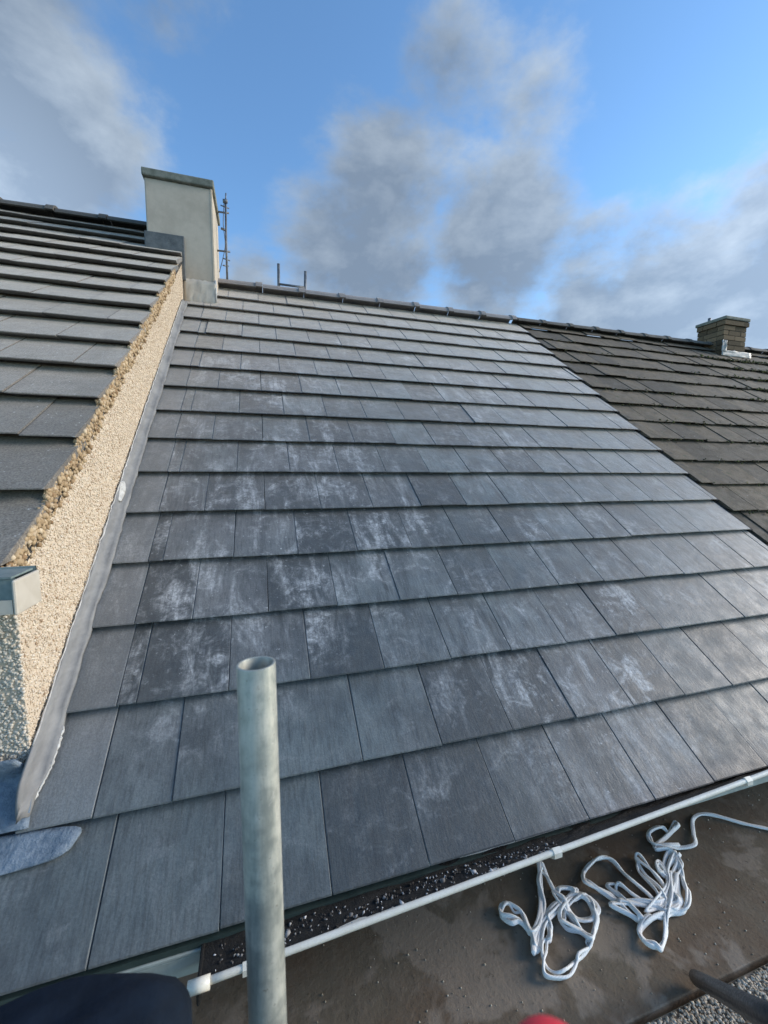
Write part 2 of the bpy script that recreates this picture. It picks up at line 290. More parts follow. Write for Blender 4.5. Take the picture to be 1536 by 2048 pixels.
def prism_x(poly, x0, x1):      # poly: (y,z) counter-clockwise seen from +x
    n = len(poly); V = [(x0, y, z) for y, z in poly] + [(x1, y, z) for y, z in poly]
    F = [tuple(range(n))[::-1], tuple(range(n, 2 * n))] + [(i, (i + 1) % n, (i + 1) % n + n, i + n) for i in range(n)]
    return V, F
def catmull(P, k=6):
    P = np.asarray(P, float); Q = np.vstack([2 * P[0] - P[1], P, 2 * P[-1] - P[-2]]); o = []
    for i in range(1, len(Q) - 2):
        for t in np.linspace(0, 1, k, endpoint=False):
            a, b, c, d = Q[i - 1], Q[i], Q[i + 1], Q[i + 2]
            o.append(0.5 * (2 * b + (c - a) * t + (2 * a - 5 * b + 4 * c - d) * t * t + (3 * b - a - 3 * c + d) * t ** 3))
    o.append(Q[-2]); return np.array(o)
def tube_geo(P, r, n=10, inner=None, cap=True):
    P = np.asarray(P, float); T = np.gradient(P, axis=0); T /= np.linalg.norm(T, axis=1)[:, None] + 1e-12
    up = np.array([0, 0, 1.0]) if abs(T[0][2]) < 0.9 else np.array([1.0, 0, 0])
    a = np.cross(T[0], up); a /= np.linalg.norm(a); V = []; F = []
    for i in range(len(P)):
        a = a - T[i] * (a @ T[i]); a /= np.linalg.norm(a); b = np.cross(T[i], a)
        for j in range(n):
            t = 2 * PI * j / n; V.append(P[i] + (r[i] if hasattr(r, '__len__') else r) * (a * math.cos(t) + b * math.sin(t)))
    for i in range(len(P) - 1):
        for j in range(n):
            F.append((i * n + j, i * n + (j + 1) % n, (i + 1) * n + (j + 1) % n, (i + 1) * n + j))
    if cap: F += [tuple(range(n))[::-1], tuple(range((len(P) - 1) * n, len(P) * n))]
    return V, F
def join(*geos):
    V = []; F = []
    for v, f in geos:
        k = len(V); V += [tuple(x) for x in v]; F += [tuple(i + k for i in q) for q in f]
    return V, F
def tube(name, P, r, mat, parent=None, n=12, smooth=True):
    V, F = tube_geo(P, r, n); return obj(name, V, F, mat, parent, smooth)
OCT_V = np.array([(1, 0, 0), (-1, 0, 0), (0, 1, 0), (0, -1, 0), (0, 0, 1), (0, 0, -1)], float)
OCT_F = np.array([(0, 2, 4), (2, 1, 4), (1, 3, 4), (3, 0, 4), (2, 0, 5), (1, 2, 5), (3, 1, 5), (0, 3, 5)])
def pebbles(name, P, S, mat, parent=None, flat=None, kind='stuff', rot=True):
    """P n x 3 centres, S n x 3 half sizes; each one a little faceted stone"""
    n = len(P); V = OCT_V[None] * S[:, None, :] * RNG.uniform(0.75, 1.25, (n, 6, 1))
    if rot:
        q = RNG.normal(size=(n, 3, 3)); q, _ = np.linalg.qr(q); V = np.einsum('nij,nkj->nki', q, V)
    if flat is not None: V = V * np.asarray(flat)
    V = V + P[:, None, :]
    F = OCT_F[None] + 6 * np.arange(n)[:, None, None]
    me = bpy.data.meshes.new(name); me.vertices.add(n * 6); me.loops.add(n * 24); me.polygons.add(n * 8)
    c = P.mean(0)
    me.vertices.foreach_set('co', (V.reshape(-1, 3) - c).ravel()); me.loops.foreach_set('vertex_index', F.ravel())
    me.polygons.foreach_set('loop_start', np.arange(0, n * 24, 3)); me.update(calc_edges=True); me.validate()
    me.materials.append(mat); me.polygons.foreach_set('use_smooth', [True] * len(me.polygons))
    o = bpy.data.objects.new(name, me); link(o, parent, Matrix.Translation(Vector(c)))
    if kind: o['kind'] = kind
    return o

# ------------------------------------------------------------------ roof frames
TH = 0.6835; G = 0.3149; TW = 0.30
def frame(pitch, h0):          # roof coordinates (u along eaves, w up the slope, h above the tile lips) -> world
    c, s = math.cos(pitch), math.sin(pitch)
    return Matrix(((1, 0, 0, 0), (0, c, -s, -s * h0), (0, s, c, c * h0), (0, 0, 0, 1)))
R0 = frame(TH, 0.0)
PHL = math.radians(36.2); HL = 0.5958; GL = 0.3223; W0L = 1.115
RL = frame(PHL, HL)
_tiles = {}
def tile_mesh(width, length, thick, drop, mat, key, grooved=False):
    """a flat interlocking tile: chamfered lip and side arrises, tilted so that its head lies under the next course"""
    k = (round(width, 3), key)
    if k in _tiles: return _tiles[k]
    hw = width / 2; c = 0.0015; sl = drop / G; prof = []
    xs = [-hw, -hw + c, hw - c, hw]
    V = []; F = []
    ws = [0.0, 0.0, 0.004, length]; 
    def zt(w_): return -sl * w_
    for x, dx in ((-hw, 0), (-hw + c, 1), (hw - c, 1), (hw, 0)):
        e = 0 if dx else -c * 0.7
        V += [(x, 0.070, -thick), (x, 0.0, -0.0035 + e), (x, 0.004, zt(0.004) + e), (x, length, zt(length) + e), (x, length, zt(length) - thick * 0.7)]
    for i in range(3):
        for j in range(4): F.append((i * 5 + j, i * 5 + 5 + j, i * 5 + 6 + j, i * 5 + 1 + j))
        F.append((i * 5 + 4, i * 5 + 9, i * 5 + 5, i * 5))
    F += [(0, 1, 2, 3, 4), (19, 18, 17, 16, 15)]
    me = mesh('tile', V, F, mat); _tiles[k] = me; return me
def lay_tile(me, parent, Rf, u, w_, jitter=1.0, name='tile'):
    o = bpy.data.objects.new(name, me)
    j = Matrix.Translation((u, w_ + random.gauss(0, 0.0016) * jitter, random.gauss(0, 0.0011) * jitter)) @ Matrix.Rotation(random.gauss(0, 0.0028) * jitter, 4, 'Z') @ Matrix.Rotation(random.gauss(0, 0.0035) * jitter, 4, 'Y')
    link(o, parent, Rf @ j); return o
GAP = 0.0034
def slab(name, Rf, u0, u1, w0, w1, h0, h1, mat, parent):
    P = [(u0, w0, h0), (u1, w0, h0), (u1, w1, h0), (u0, w1, h0), (u0, w0, h1), (u1, w0, h1), (u1, w1, h1), (u0, w1, h1)]
    return obj(name, [tuple(Rf @ Vector(p)) for p in P], BOXF, mat, parent)
GZ = -5.0
def ridge_tiles(parent, xs, yr, zt, mat, rad=0.115, name='ridge_tile'):
    for i in range(len(xs) - 1):
        x0, x1 = xs[i], xs[i + 1]; L = x1 - x0; V = []; F = []
        sec = [(x0 + 0.004, 0.93), (x0 + 0.02, 0.93), (x1 - 0.075, 0.95), (x1 - 0.07, 1.05), (x1 - 0.002, 1.05)]
        n = 9
        for sh in (1.0, 0.84):
            for x, k in sec:
                for j in range(n):
                    a = math.radians(18 + 144 * j / (n - 1)); V.append((x, yr + rad * k * sh * math.cos(a) * 1.05, zt - rad + rad * k * sh * math.sin(a)))
        m = len(sec) * n
        for i2 in range(len(sec) - 1):
            for j in range(n - 1):
                a = i2 * n + j; F.append((a, a + n, a + n + 1, a + 1)); F.append((a + m, a + 1 + m, a + n + 1 + m, a + n + m))
        for e in (0, len(sec) - 1):
            for j in range(n - 1):
                a = e * n + j; F.append((a, a + 1, a + 1 + m, a + m) if e == 0 else (a, a + m, a + 1 + m, a + 1))
        for i2 in range(len(sec) - 1):
            for j in (0, n - 1):
                a = i2 * n + j; F.append((a, a + m, a + n + m, a + n) if j == 0 else (a, a + n, a + n + m, a + m))
        o = obj(name, V, F, mat, parent)
        o.matrix_basis = o.matrix_basis @ Matrix.Translation((0, 0, random.gauss(0, 0.003))) @ Matrix.Rotation(random.gauss(0, 0.006), 4, 'Y')

# ------------------------------------------------------------------ ground
gr = obj('ground', [(-400, -400, GZ), (400, -400, GZ), (400, 400, GZ), (-400, 400, GZ)], [(0, 1, 2, 3)], M_GROUND); gr['kind'] = 'structure'

# ------------------------------------------------------------------ middle house
XL, XR = -0.245, 3.800
YR, ZR = 3.95, 3.205                     # ridge line of the middle and right roofs
house = thing('terraced_house', (1.8, 3.9, GZ), 'middle house with newly laid slate grey tile roof between its two neighbours', 'house', 'houses of the terrace')
V, F = prism_x([(0.36, GZ), (7.5, GZ), (7.5, 0.2), (YR, ZR - 0.2), (0.36, 0.18)], XL + 0.004, XR - 0.004)
obj('wall', V, F, M_HOUSE, house)
WR = 5.085                               # slope length to the ridge
c_, s_ = math.cos(TH), math.sin(TH)
def two_slopes(x0, x1, y0, yr, zr, pitch, dh, t):
    """closed underlay: front slope and back slope as one bent sheet dh below the tile lips"""
    tn = math.tan(pitch); d = dh / math.cos(pitch); e = (dh + t) / math.cos(pitch); yb = 2 * yr - y0
    z0 = zr - (yr - y0) * tn
    return prism_x([(y0, z0 - d), (y0, z0 - e), (yr, zr - e), (yb, z0 - e), (yb, z0 - d), (yr, zr - d)], x0, x1)
V, F = two_slopes(XL, XR, 0.05, YR, YR * math.tan(TH), TH, 0.055, 0.05)
roof = obj('roof', V, F, M_UNDER, house)
SPLIT = -0.06
for r in range(16):
    w_ = r * G; off = 0.0 if r % 2 == 0 else 0.5 * TW
    length = 0.385 if r < 15 else 0.36
    if r >= 1:
        lay_tile(tile_mesh(SPLIT - XL - GAP, length, 0.036, 0.031, M_STRIP, 'strip%d' % (r < 15)), roof, R0, (SPLIT + XL) / 2, w_, 0.7)
        a = SPLIT
    else: a = -1.2
    edges = [a] + [off + TW * k for k in range(-5, 14) if a + 0.02 < off + TW * k < XR - 0.02] + [XR]
    for e0, e1 in zip(edges[:-1], edges[1:]):
        lay_tile(tile_mesh(e1 - e0 - GAP, length, 0.036, 0.031, M_TILE, 'mid%d' % (r < 15)), roof, R0, (e0 + e1) / 2, w_)
# dark strip painted as the shadow gap where the new tiles meet the neighbour
obj('shadow_gap_strip', *join(*[((lambda q: ([tuple(R0 @ Vector(p)) for p in q], BOXF))([(XR + 0.002, r * G + 0.002, -0.05), (XR + 0.03, r * G + 0.002, -0.05), (XR + 0.03, r * G + G, -0.055), (XR + 0.002, r * G + G, -0.055), (XR + 0.002, r * G + 0.002, -0.012), (XR + 0.03, r * G + 0.002, -0.012), (XR + 0.03, r * G + G - 0.002, -0.034), (XR + 0.002, r * G + G - 0.002, -0.034)])) for r in range(16)]), M_UNDER, roof)
ridge_tiles(roof, [0.04 + 0.4615 * i - (0.02 if i == 0 else 0) for i in range(9)] , YR, 3.272, M_RIDGE)
slab('back_slope_tiles', frame(TH, 0), 0, 0.01, 0, 0.01, -0.2, -0.19, M_UNDER, roof) if False else None
V, F = two_slopes(XL, XR, 4.02, YR, YR * math.tan(TH), TH, 0.0, 0.0) if False else ([(XL, YR + 0.04, ZR - 0.05), (XR, YR + 0.04, ZR - 0.05), (XR, 7.95, -0.02), (XL, 7.95, -0.02), (XL, YR + 0.04, ZR - 0.09), (XR, YR + 0.04, ZR - 0.09), (XR, 7.95, -0.06), (XL, 7.95, -0.06)], [(0, 1, 2, 3), (4, 7, 6, 5), (0, 4, 5, 1), (2, 6, 7, 3), (0, 3, 7, 4), (1, 5, 6, 2)])
obj('rear_slope', V, F, M_TILE, roof)

# lead flashing up the cheek wall: upstand, roll and flange with a ragged pale edge
def lead_strip():
    V = []; F = []; n = 150; rnd = random.Random(3)
    wob = [0] * (n + 1); wu = [0] * (n + 1)
    for i in range(1, n + 1): wob[i] = wob[i - 1] * 0.8 + rnd.gauss(0, 0.0016); wu[i] = wu[i - 1] * 0.85 + rnd.gauss(0, 0.0015)
    for i in range(n + 1):
        w_ = 0.345 + (4.43 - 0.345) * i / n; up = 0.064 - 0.030 * max(0, (w_ - 2.2) / 2.2) + wu[i]
        fl = -0.203 + wob[i] - 0.034 * max(0, 1 - (w_ - 0.345) / 0.14) ** 1.5
        up *= min(1, 0.25 + (w_ - 0.345) / 0.13)
        step = 0.0
        fr = (w_ / G) % 1.0
        lip = 0.006 - 0.020 * fr * 0.6
        sec = [(-0.2455, up), (-0.2385, up), (-0.236, 0.03), (-0.230, 0.014), (-0.215, lip + 0.006), (fl, lip + 0.004 + abs(wob[i]) * 0.6), (fl + 0.001, lip - 0.006)]
        V += [tuple(R0 @ Vector((u, w_ - h * 0.55 * (h > 0.02), h))) for u, h in sec]
    k = 7
    for i in range(n):
        for j in range(k - 1): F.append((i * k + j, i * k + j + 1, i * k + k + j + 1, i * k + k + j))
    return V, F
o = obj('lead_flashing', *lead_strip(), M_LEAD, roof, True)
sd_ = o.modifiers.new('thickness', 'SOLIDIFY'); sd_.thickness = 0.003; sd_.offset = -1
# pale sealant bead along the top of the lead and lumps of it on the flange
bead = []; rnd = random.Random(9)
for i in range(160):
    w_ = 0.55 + 3.8 * i / 159; up = 0.066 - 0.030 * max(0, (w_ - 2.2) / 2.2)
    bead.append(tuple(R0 @ Vector((-0.240 + rnd.gauss(0, 0.001), w_ - up * 0.5, up + rnd.gauss(0, 0.0025)))))
tube('sealant_bead', bead, [0.0018 + abs(rnd.gauss(0, 0.0012)) for _ in bead], M_SEAL, roof, 6)
def blob(name, pts, mat, parent, res=0.03, hh=0.004, seed=1, Rf=R0):
    """thin sheet of given outline (u,w) on the tiles, domed and wrinkled"""
    rnd = random.Random(seed); P = catmull(list(pts) + [pts[0]], 6)[:-1]; n = len(P); c = P.mean(0); V = []; F = []
    rings = [1.0, 0.985, 0.8, 0.55, 0.3]
    for k, s in enumerate(rings):
        for i in range(n):
            q = c + (P[i] - c) * s; wr = 0.30 * hh * math.sin(9 * q[0] * 5 + 40 * q[1]) + 0.2 * hh * math.sin(31 * q[0] - 83 * q[1])
            base = q[2] if len(q) > 2 else 0
            V.append(tuple(Rf @ Vector((q[0], q[1], base + (0 if k == 0 else hh + (wr if k > 1 else 0))))))
    V.append(tuple(Rf @ Vector((c[0], c[1], (c[2] if len(c) > 2 else 0) + hh)))); m = len(V) - 1
    for k in range(len(rings) - 1):
        for i in range(n): F.append((k * n + i, k * n + (i + 1) % n, (k + 1) * n + (i + 1) % n, (k + 1) * n + i))
    k = len(rings) - 1
    for i in range(n): F.append((k * n + i, k * n + (i + 1) % n, m))
    F.append(tuple(range(n))[::-1])
    return obj(name, V, F, mat, parent, True)
# blue lead tongue on the lowest course
blob('lead_apron', [(-0.62, 0.318, -0.018), (-0.30, 0.318, -0.017), (-0.10, 0.305, -0.016), (-0.094, 0.262, -0.012), (-0.125, 0.238, -0.010), (-0.19, 0.230, -0.010), (-0.27, 0.226, -0.010), (-0.45, 0.222, -0.010), (-0.63, 0.222, -0.010)], M_LEAD_BLUE, roof, hh=0.0045, seed=4)
# blue lead dressed up to the neighbour's front wall, over the second course
def wall_apron():
    V = []; F = []; rnd = random.Random(12); nx, ny = 26, 14
    for j in range(ny + 1):
        for i in range(nx + 1):
            t = j / ny; u = -0.70 + i / nx * (0.490 - 0.035 * t)
            fold = 0.004 * math.exp(-((u + 0.235) / 0.03) ** 2) * (0.4 + t)
            if t < 0.72: w_ = 0.318 + (0.455 - 0.318) * t / 0.72; h = 0.010 + fold + 0.006 * math.sin(u * 37 + t * 5) * t + rnd.gauss(0, 0.0010)
            else: w_ = 0.455 + 0.02 * (t - .72) / .28; h = 0.010 + (t - 0.72) / 0.28 * 0.085 + rnd.gauss(0, 0.001)
            if u > -0.256: h = min(h, 0.012)
            V.append(tuple(R0 @ Vector((u, w_, h))))
    for j in range(ny):
        for i in range(nx): a = j * (nx + 1) + i; F.append((a, a + 1, a + nx + 2, a + nx + 1))
    return V, F
o = obj('lead_apron', *wall_apron(), M_LEAD_BLUE, roof, True); m_ = o.modifiers.new('thickness', 'SOLIDIFY'); m_.thickness = 0.003
# sealant smears at the foot of the flashing and half way up
eb = []; rnd = random.Random(5)
for i in range(40):
    w_ = 0.350 + 0.24 * i / 39; fl = -0.203 - 0.034 * max(0, 1 - (w_ - 0.345) / 0.14) ** 1.5
    eb.append(tuple(R0 @ Vector((fl + 0.001 + rnd.gauss(0, 0.0012), w_, 0.006 - 0.012 * ((w_ / G) % 1.0)))))
tube('sealant_edge', eb, [0.0025 + abs(rnd.gauss(0, 0.002)) for _ in eb], M_SEAL, roof, 6)
blob('sealant_smear', [(-0.236, 1.62, 0.03), (-0.226, 1.63, 0.02), (-0.222, 1.70, 0.02), (-0.230, 1.75, 0.035), (-0.238, 1.72, 0.055)], M_SEAL, roof, hh=0.010, seed=6)

# eaves: fascia, eaves strip, painted tile shade and gutter
box('fascia', (-1.2, 0.045, -0.125), (XR, 0.065, -0.03), M_FASCIA, house)
box('eaves_strip_and_shade', (-1.2, 0.004, -0.056), (0.255, 0.052, -0.047), M_FASCIA, house, 0.002)
box('eaves_strip_and_shade', (-1.2, 0.008, -0.045), (XR, 0.040, -0.028), M_TILE_SHADE, house)  # dark strip painted as the shadow of the tile undersides
box('fascia_end_block', (0.10, 0.006, -0.115), (0.252, 0.043, -0.058), M_FASCIA, house, 0.003)
box('soffit', (-1.2, 0.067, -0.122), (XR, 0.355, -0.110), M_FASCIA, house)
def lip(x):
    k = min(x, 2.45) - 0.262
    return -0.085 + 0.0125 * k, -0.033 + 0.0375 * k
gut = thing('_', (0, 0, 0), 'x', 'x') if False else None
def gutter_geo():
    V = []; F = []; xs = np.linspace(0.262, XR, 40); N = 9
    for x in xs:
        ly, lz = lip(x); by, bz = 0.038, min(lz - 0.01, -0.012); bot = min(lz, bz) - 0.030
        outer = []; inner = []
        for j in range(N):
            t = j / (N - 1)
            y = (1 - t) ** 2 * ly + 2 * t * (1 - t) * ((ly + by) / 2) + t * t * by
            y = ly + (by - ly) * t ** 0.72
            ctrl = bot * 2 - (lz + bz) / 2
            z = (1 - t) ** 2 * lz + 2 * t * (1 - t) * ctrl + t * t * bz
            outer.append((x, y, z)); inner.append((x, y + (0.003 if j < N / 2 else -0.003) * (abs(j - N / 2 + .5) > 1), z + 0.003 * math.sin(PI * t)))
        V += outer + inner
    n = 2 * N
    for i in range(len(xs) - 1):
        for j in range(N - 1):
            a = i * n + j; F.append((a, a + 1, a + n + 1, a + n)); F.append((a + N, a + n + N, a + n + N + 1, a + N + 1))
        for j in (0, N - 1):
            a = i * n + j; F.append((a, a + n, a + n + N, a + N))
    return V, F
gutter = obj('gutter', *gutter_geo(), M_PVC, house, True)
xs = np.linspace(0.262, XR, 60)
tube('gutter_lip', [(x, lip(x)[0], lip(x)[1]) for x in xs], 0.0085, M_PVC, gutter, 10)
# silt lying in the gutter
V = []; F = []
for i, x in enumerate(xs):
    ly, lz = lip(x); 
    for j in range(8):
        t = j / 7; V.append((x, ly + 0.003 + (0.032 - ly - 0.005) * t, (lz - 0.002) * (1 - t) + t * min(lz, -0.03) - 0.009 * math.sin(PI * t) + random.gauss(0, 0.0025)))
for i in range(len(xs) - 1):
    for j in range(7): a = i * 8 + j; F.append((a, a + 8, a + 9, a + 1))
obj('gutter_silt', V, F, M_DIRT, gutter, False)
# bits of mortar and leaf in the silt: thick at the near end, none to the right
P = []; S = []
for _ in range(400):
    x = 0.28 + 1.05 * random.random() ** 0.9; ly, lz = lip(x); back = random.random() < 0.45
    y = random.uniform(-0.030, -0.004) if back else random.uniform(ly + 0.012, -0.02)
    t = min(1, max(0, (y - ly - 0.003) / (0.027 - ly)))
    P.append((x, y, (lz - 0.002) * (1 - t) + t * min(lz, -0.03) - 0.009 * math.sin(PI * t) + random.uniform(0.0, 0.003)))
    s = random.uniform(0.0018, 0.0042) * (1.0 if back or random.random() < 0.85 else 2.4); S.append((s * 1.5, s, s * 0.7))
pebbles('gutter_debris', np.array(P), np.array(S), M_DEBRIS, gutter)
box('stop_end', (0.254, lip(0.26)[0] - 0.006, -0.085), (0.263, 0.038, -0.036), M_DIRT, gutter, 0.003)
tube('stop_end_lip', [(0.236, lip(.25)[0] - .001, lip(.25)[1] - 0.001), (0.286, lip(.28)[0] - .001, lip(.28)[1] - 0.001)], 0.0145, M_PVC, gutter, 10)
for bx_ in (0.375, 1.300, 2.175, 3.1):
    ly, lz = lip(bx_); V = []; F = []
    prof = [(ly + 0.012, lz + 0.001), (ly + 0.002, lz + 0.013), (ly - 0.011, lz + 0.004), (ly - 0.012, lz - 0.012), (ly + 0.000, lz - 0.022), (ly + 0.04, lz - 0.048), (0.02, min(lz, -0.03) - 0.036), (0.044, -0.05)]
    inn = [(y + (0.004 if i < 5 else 0), z - 0.004 if i < 3 else z + 0.005) for i, (y, z) in enumerate(prof)]
    poly = prof + inn[::-1]
    V, F = prism_x(poly, bx_ - 0.014, bx_ + 0.014); F = F[2:]
    n = len(prof); m = 2 * n
    for i in range(n - 1):
        F.append((i, i + 1, m - 2 - i, m - 1 - i)); F.append((m + i, m + m - 1 - i, m + m - 2 - i, m + i + 1))
    obj('gutter_bracket', V, F, M_PVC, gutter)

# ------------------------------------------------------------------ grey chimney on the party wall
CHX0, CHX1, CHY0, CHY1 = -0.540, 0.043, 3.515, 4.12
chim = thing('chimney', (-0.25, 3.8, 2.6), 'tall grey cement rendered chimney stack with flat coping on the party wall', 'chimney')
box('stack', (CHX0, CHY0, 2.55), (CHX1, CHY1, 3.905), M_CEMENT, chim, 0.012)
box('coping', (CHX0 - 0.016, CHY0 - 0.03, 3.907), (CHX1 + 0.022, CHY1 + 0.03, 3.975), M_CAP, chim, 0.01)
box('sunlit_edge', (CHX1 - 0.014, CHY0 - 0.004, 2.9), (CHX1 + 0.004, CHY0 + 0.02, 3.904), M_WALLBASE, chim, 0.003)  # warm strip painted as the sunlit right edge of the stack
def plate(name, x0, x1, y, z0, z1, mat, parent, seed, amp=0.006, th=0.004):
    rnd = random.Random(seed); nx, nz = 14, 6; V = []; F = []
    for j in range(nz + 1):
        for i in range(nx + 1):
            e = (rnd.gauss(0, 0.004) if j in (0, nz) else 0)
            V.append((x0 + (x1 - x0) * i / nx, y - abs(rnd.gauss(0, amp)), z0 + (z1 - z0) * j / nz + e))
    for j in range(nz):
        for i in range(nx): a = j * (nx + 1) + i; F.append((a, a + 1, a + nx + 2, a + nx + 1))
    o = obj(name, V, F, mat, parent, True); m = o.modifiers.new('thickness', 'SOLIDIFY'); m.thickness = th; m.offset = 1; return o
M_LEAD_DARK = plain('dark_old_lead', (0.07, 0.075, 0.075), (0.14, 0.145, 0.14), 14, 0.6, 0.5)
box('lead_apron', (CHX0 - 0.018, CHY0 - 0.026, 3.02), (-0.215, CHY0 + 0.2, 3.425), M_LEAD_DARK, chim, 0.008)
plate('lead_apron', -0.235, CHX1 + 0.01, CHY0 - 0.006, 2.80, 3.045, M_PALE, chim, 2)
tube('lead_edge', [(CHX1 + 0.006, CHY0 - 0.02, 2.845), (CHX1 + 0.008, CHY0 - 0.012, 2.95), (CHX1 + 0.006, CHY0 - 0.008, 3.06)], 0.009, M_SEAL, chim, 8)

# ------------------------------------------------------------------ left house
left = thing('terraced_house', (-3.2, 4.1, GZ), 'left house with higher old grey roof and cream pebbledash cheek wall', 'house', 'houses of the terrace')
XW = -0.250; YLW = 0.36; YRL = 4.12
def zl(y, h=0.0):  # left roof lip plane
    return math.tan(PHL) * y + (HL + h) / math.cos(PHL)
V, F = prism_x([(YLW, GZ), (7.9, GZ), (7.9, zl(0.36, -0.06)), (YRL, zl(YRL, -0.06)), (YLW, zl(YLW, -0.06))], -6.5, XW)
lwall = obj('wall', V, F, M_WALLBASE, left)
V, F = two_slopes(-6.6, XW + 0.004, 0.30, YRL, zl(YRL), PHL, 0.062, 0.04); lroof = obj('roof', V, F, M_UNDER, left)
XV = -0.240
for r in range(-1, 14):
    w_ = W0L + GL * r; odd = r % 2
    j0 = -0.42 if odd else -0.58
    edges = [XV]; k = j0 if odd else j0 + 0.32 - 0.0
    e = j0 if odd else -0.58
    while e > -3.7: edges.append(e); e -= 0.32
    for e1, e0 in zip(edges[:-1], edges[1:]):
        lay_tile(tile_mesh(e1 - e0 - GAP, 0.39 if r < 13 else 0.33, 0.046, 0.042, M_OLD, 'left%d' % (r < 13)), lroof, RL, (e0 + e1) / 2, w_, 1.6)
ridge_tiles(lroof, [-0.56 - 0.45 * i for i in range(9)][::-1], YRL, zl(YRL) + 0.055, M_RIDGE_OLD)
zt = zl(YRL); obj('rear_slope', [(-6.5, YRL + .04, zt - .05), (XW, YRL + .04, zt - .05), (XW, 8.3, zt - 3.05), (-6.5, 8.3, zt - 3.05), (-6.5, YRL + .04, zt - .09), (XW, YRL + .04, zt - .09), (XW, 8.3, zt - 3.09), (-6.5, 8.3, zt - 3.09)], [(0, 1, 2, 3), (4, 7, 6, 5), (0, 4, 5, 1), (2, 6, 7, 3), (0, 3, 7, 4), (1, 5, 6, 2)], M_OLD, lroof)
# pebbledash on the cheek wall and the front wall
N = 44000; y = RNG.uniform(YLW, 3.56, N); lo = y * math.tan(TH) + 0.05; hi = zl(y, -0.05); z = lo + (hi - lo) * RNG.random(N)
keep = RNG.random(N) < (hi - lo) / 0.75; y, z = y[keep], z[keep]; n = len(y); s = RNG.uniform(0.0028, 0.0062, n)
pebbles('pebbledash', np.stack([np.full(n, XW) + RNG.uniform(-0.001, 0.002, n), y, z], 1), np.stack([s, s * 1.1, s * 0.9], 1), M_PEB, lwall, (0.75, 1, 1))
N = 11000; x = RNG.uniform(-1.0, XW, N); z = RNG.uniform(0.30, 0.93, N); s = RNG.uniform(0.004, 0.008, N)
pebbles('pebbledash', np.stack([x, np.full(N, YLW) + RNG.uniform(-0.002, 0.001, N), z], 1), np.stack([s, s, s], 1), M_PEB_SHADED, lwall, (1, 0.75, 1))
# verge mortar under the tile ends
N = 3600; w_ = RNG.uniform(0.72, 4.20, N); h = -0.030 - 0.030 * ((w_ - W0L) / GL % 1.0) * 0.6 - np.abs(RNG.normal(0, 0.034, N)); s = RNG.uniform(0.006, 0.016, N)
h = np.clip(h, -0.115, 0)
P = np.array([tuple(RL @ Vector((XW + a, b, c))) for a, b, c in zip(RNG.uniform(-0.004, 0.010, N), w_, h)])
pebbles('verge_mortar', P, np.stack([s, s, s], 1), M_MORTAR, lwall, (0.7, 1, 1))
# square gutter along the left eaves
lg = [(0.155, 0.935), (0.155, 0.862), (0.245, 0.852), (0.262, 0.86), (0.262, 0.945), (0.255, 0.945), (0.252, 0.87), (0.168, 0.875), (0.165, 0.935)]
V, F = prism_x(lg, -6.4, -0.150)
F = F[2:]; n = len(lg); V0, F0 = V, F
lgut = obj('gutter', V, F, M_TEAL, left)
box('stop_end', (-0.152, 0.145, 0.846), (-0.143, 0.262, 0.934), M_PALE, lgut, 0.006)
box('gutter_lid', (-6.4, 0.150, 0.937), (-0.153, 0.250, 0.942), M_TEAL, lgut)
box('gutter_front', (-6.4, 0.147, 0.850), (-0.153, 0.152, 0.885), M_PALE, lgut)
box('fascia', (-6.4, 0.27, 0.80), (XW - 0.01, 0.30, 0.90), M_PALE, left)

# ------------------------------------------------------------------ right house
right = thing('terraced_house', (8.5, 3.9, GZ), 'right house with dark brown weathered mossy tile roof', 'house', 'houses of the terrace')
RX0, RX1 = XR + 0.036, 13.5
V, F = prism_x([(0.36, GZ), (7.5, GZ), (7.5, 0.2), (YR, ZR - 0.2), (0.36, 0.18)], RX0, RX1); obj('wall', V, F, M_HOUSE, right)
V, F = two_slopes(XR + 0.033, RX1, 0.05, YR, YR * math.tan(TH), TH, 0.06, 0.05); rroof = obj('roof', V, F, M_UNDER, right)
RR = frame(TH, -0.008); specs = []
for r in range(0, 17):
    w_ = (r + 0.60) * G - G; off = 0.12 if r % 2 == 0 else 0.27
    ed = [RX0] + [RX0 + off + TW * k for k in range(0, 34) if RX0 + off + TW * k < RX1]
    for e0, e1 in zip(ed[:-1], ed[1:]): specs.append((e0, e1, max(w_, 0.0) if r else 0.0, (0.385 if r < 16 else 0.17) if r else 0.24))
eye = np.array([0.436, -1.0348, 1.2047])
def seen(sp):
    p = np.array(RR @ Vector(((sp[0] + sp[1]) / 2, sp[2] + 0.15, 0))) - eye
    a = p @ np.array([0.9578, -0.2875, 0.0047]); f = p @ np.array([0.2864, 0.9526, -0.1028])
    return (0 if a / f < 0.98 else 100) + np.linalg.norm(p)
specs.sort(key=seen); rest = []
for i, (e0, e1, w_, L) in enumerate(specs):
    me = tile_mesh(e1 - e0 - GAP, L, 0.033, 0.029, M_BROWN, 'right%.2f' % L)
    if i < 295: lay_tile(me, rroof, RR, (e0 + e1) / 2, w_, 3.2)
    else:
        M_ = RR @ Matrix.Translation(((e0 + e1) / 2, w_, random.gauss(0, 0.0015)))
        rest.append(([tuple(M_ @ v.co) for v in me.vertices], [tuple(p.vertices) for p in me.polygons]))
o = obj('far_tiles', *join(*rest), M_BROWN, rroof); o['kind'] = 'stuff'
ridge_tiles(rroof, [3.77 + 0.45 * i for i in range(21)], YR + 0.01, 3.270, M_RIDGE_OLD, 0.10)
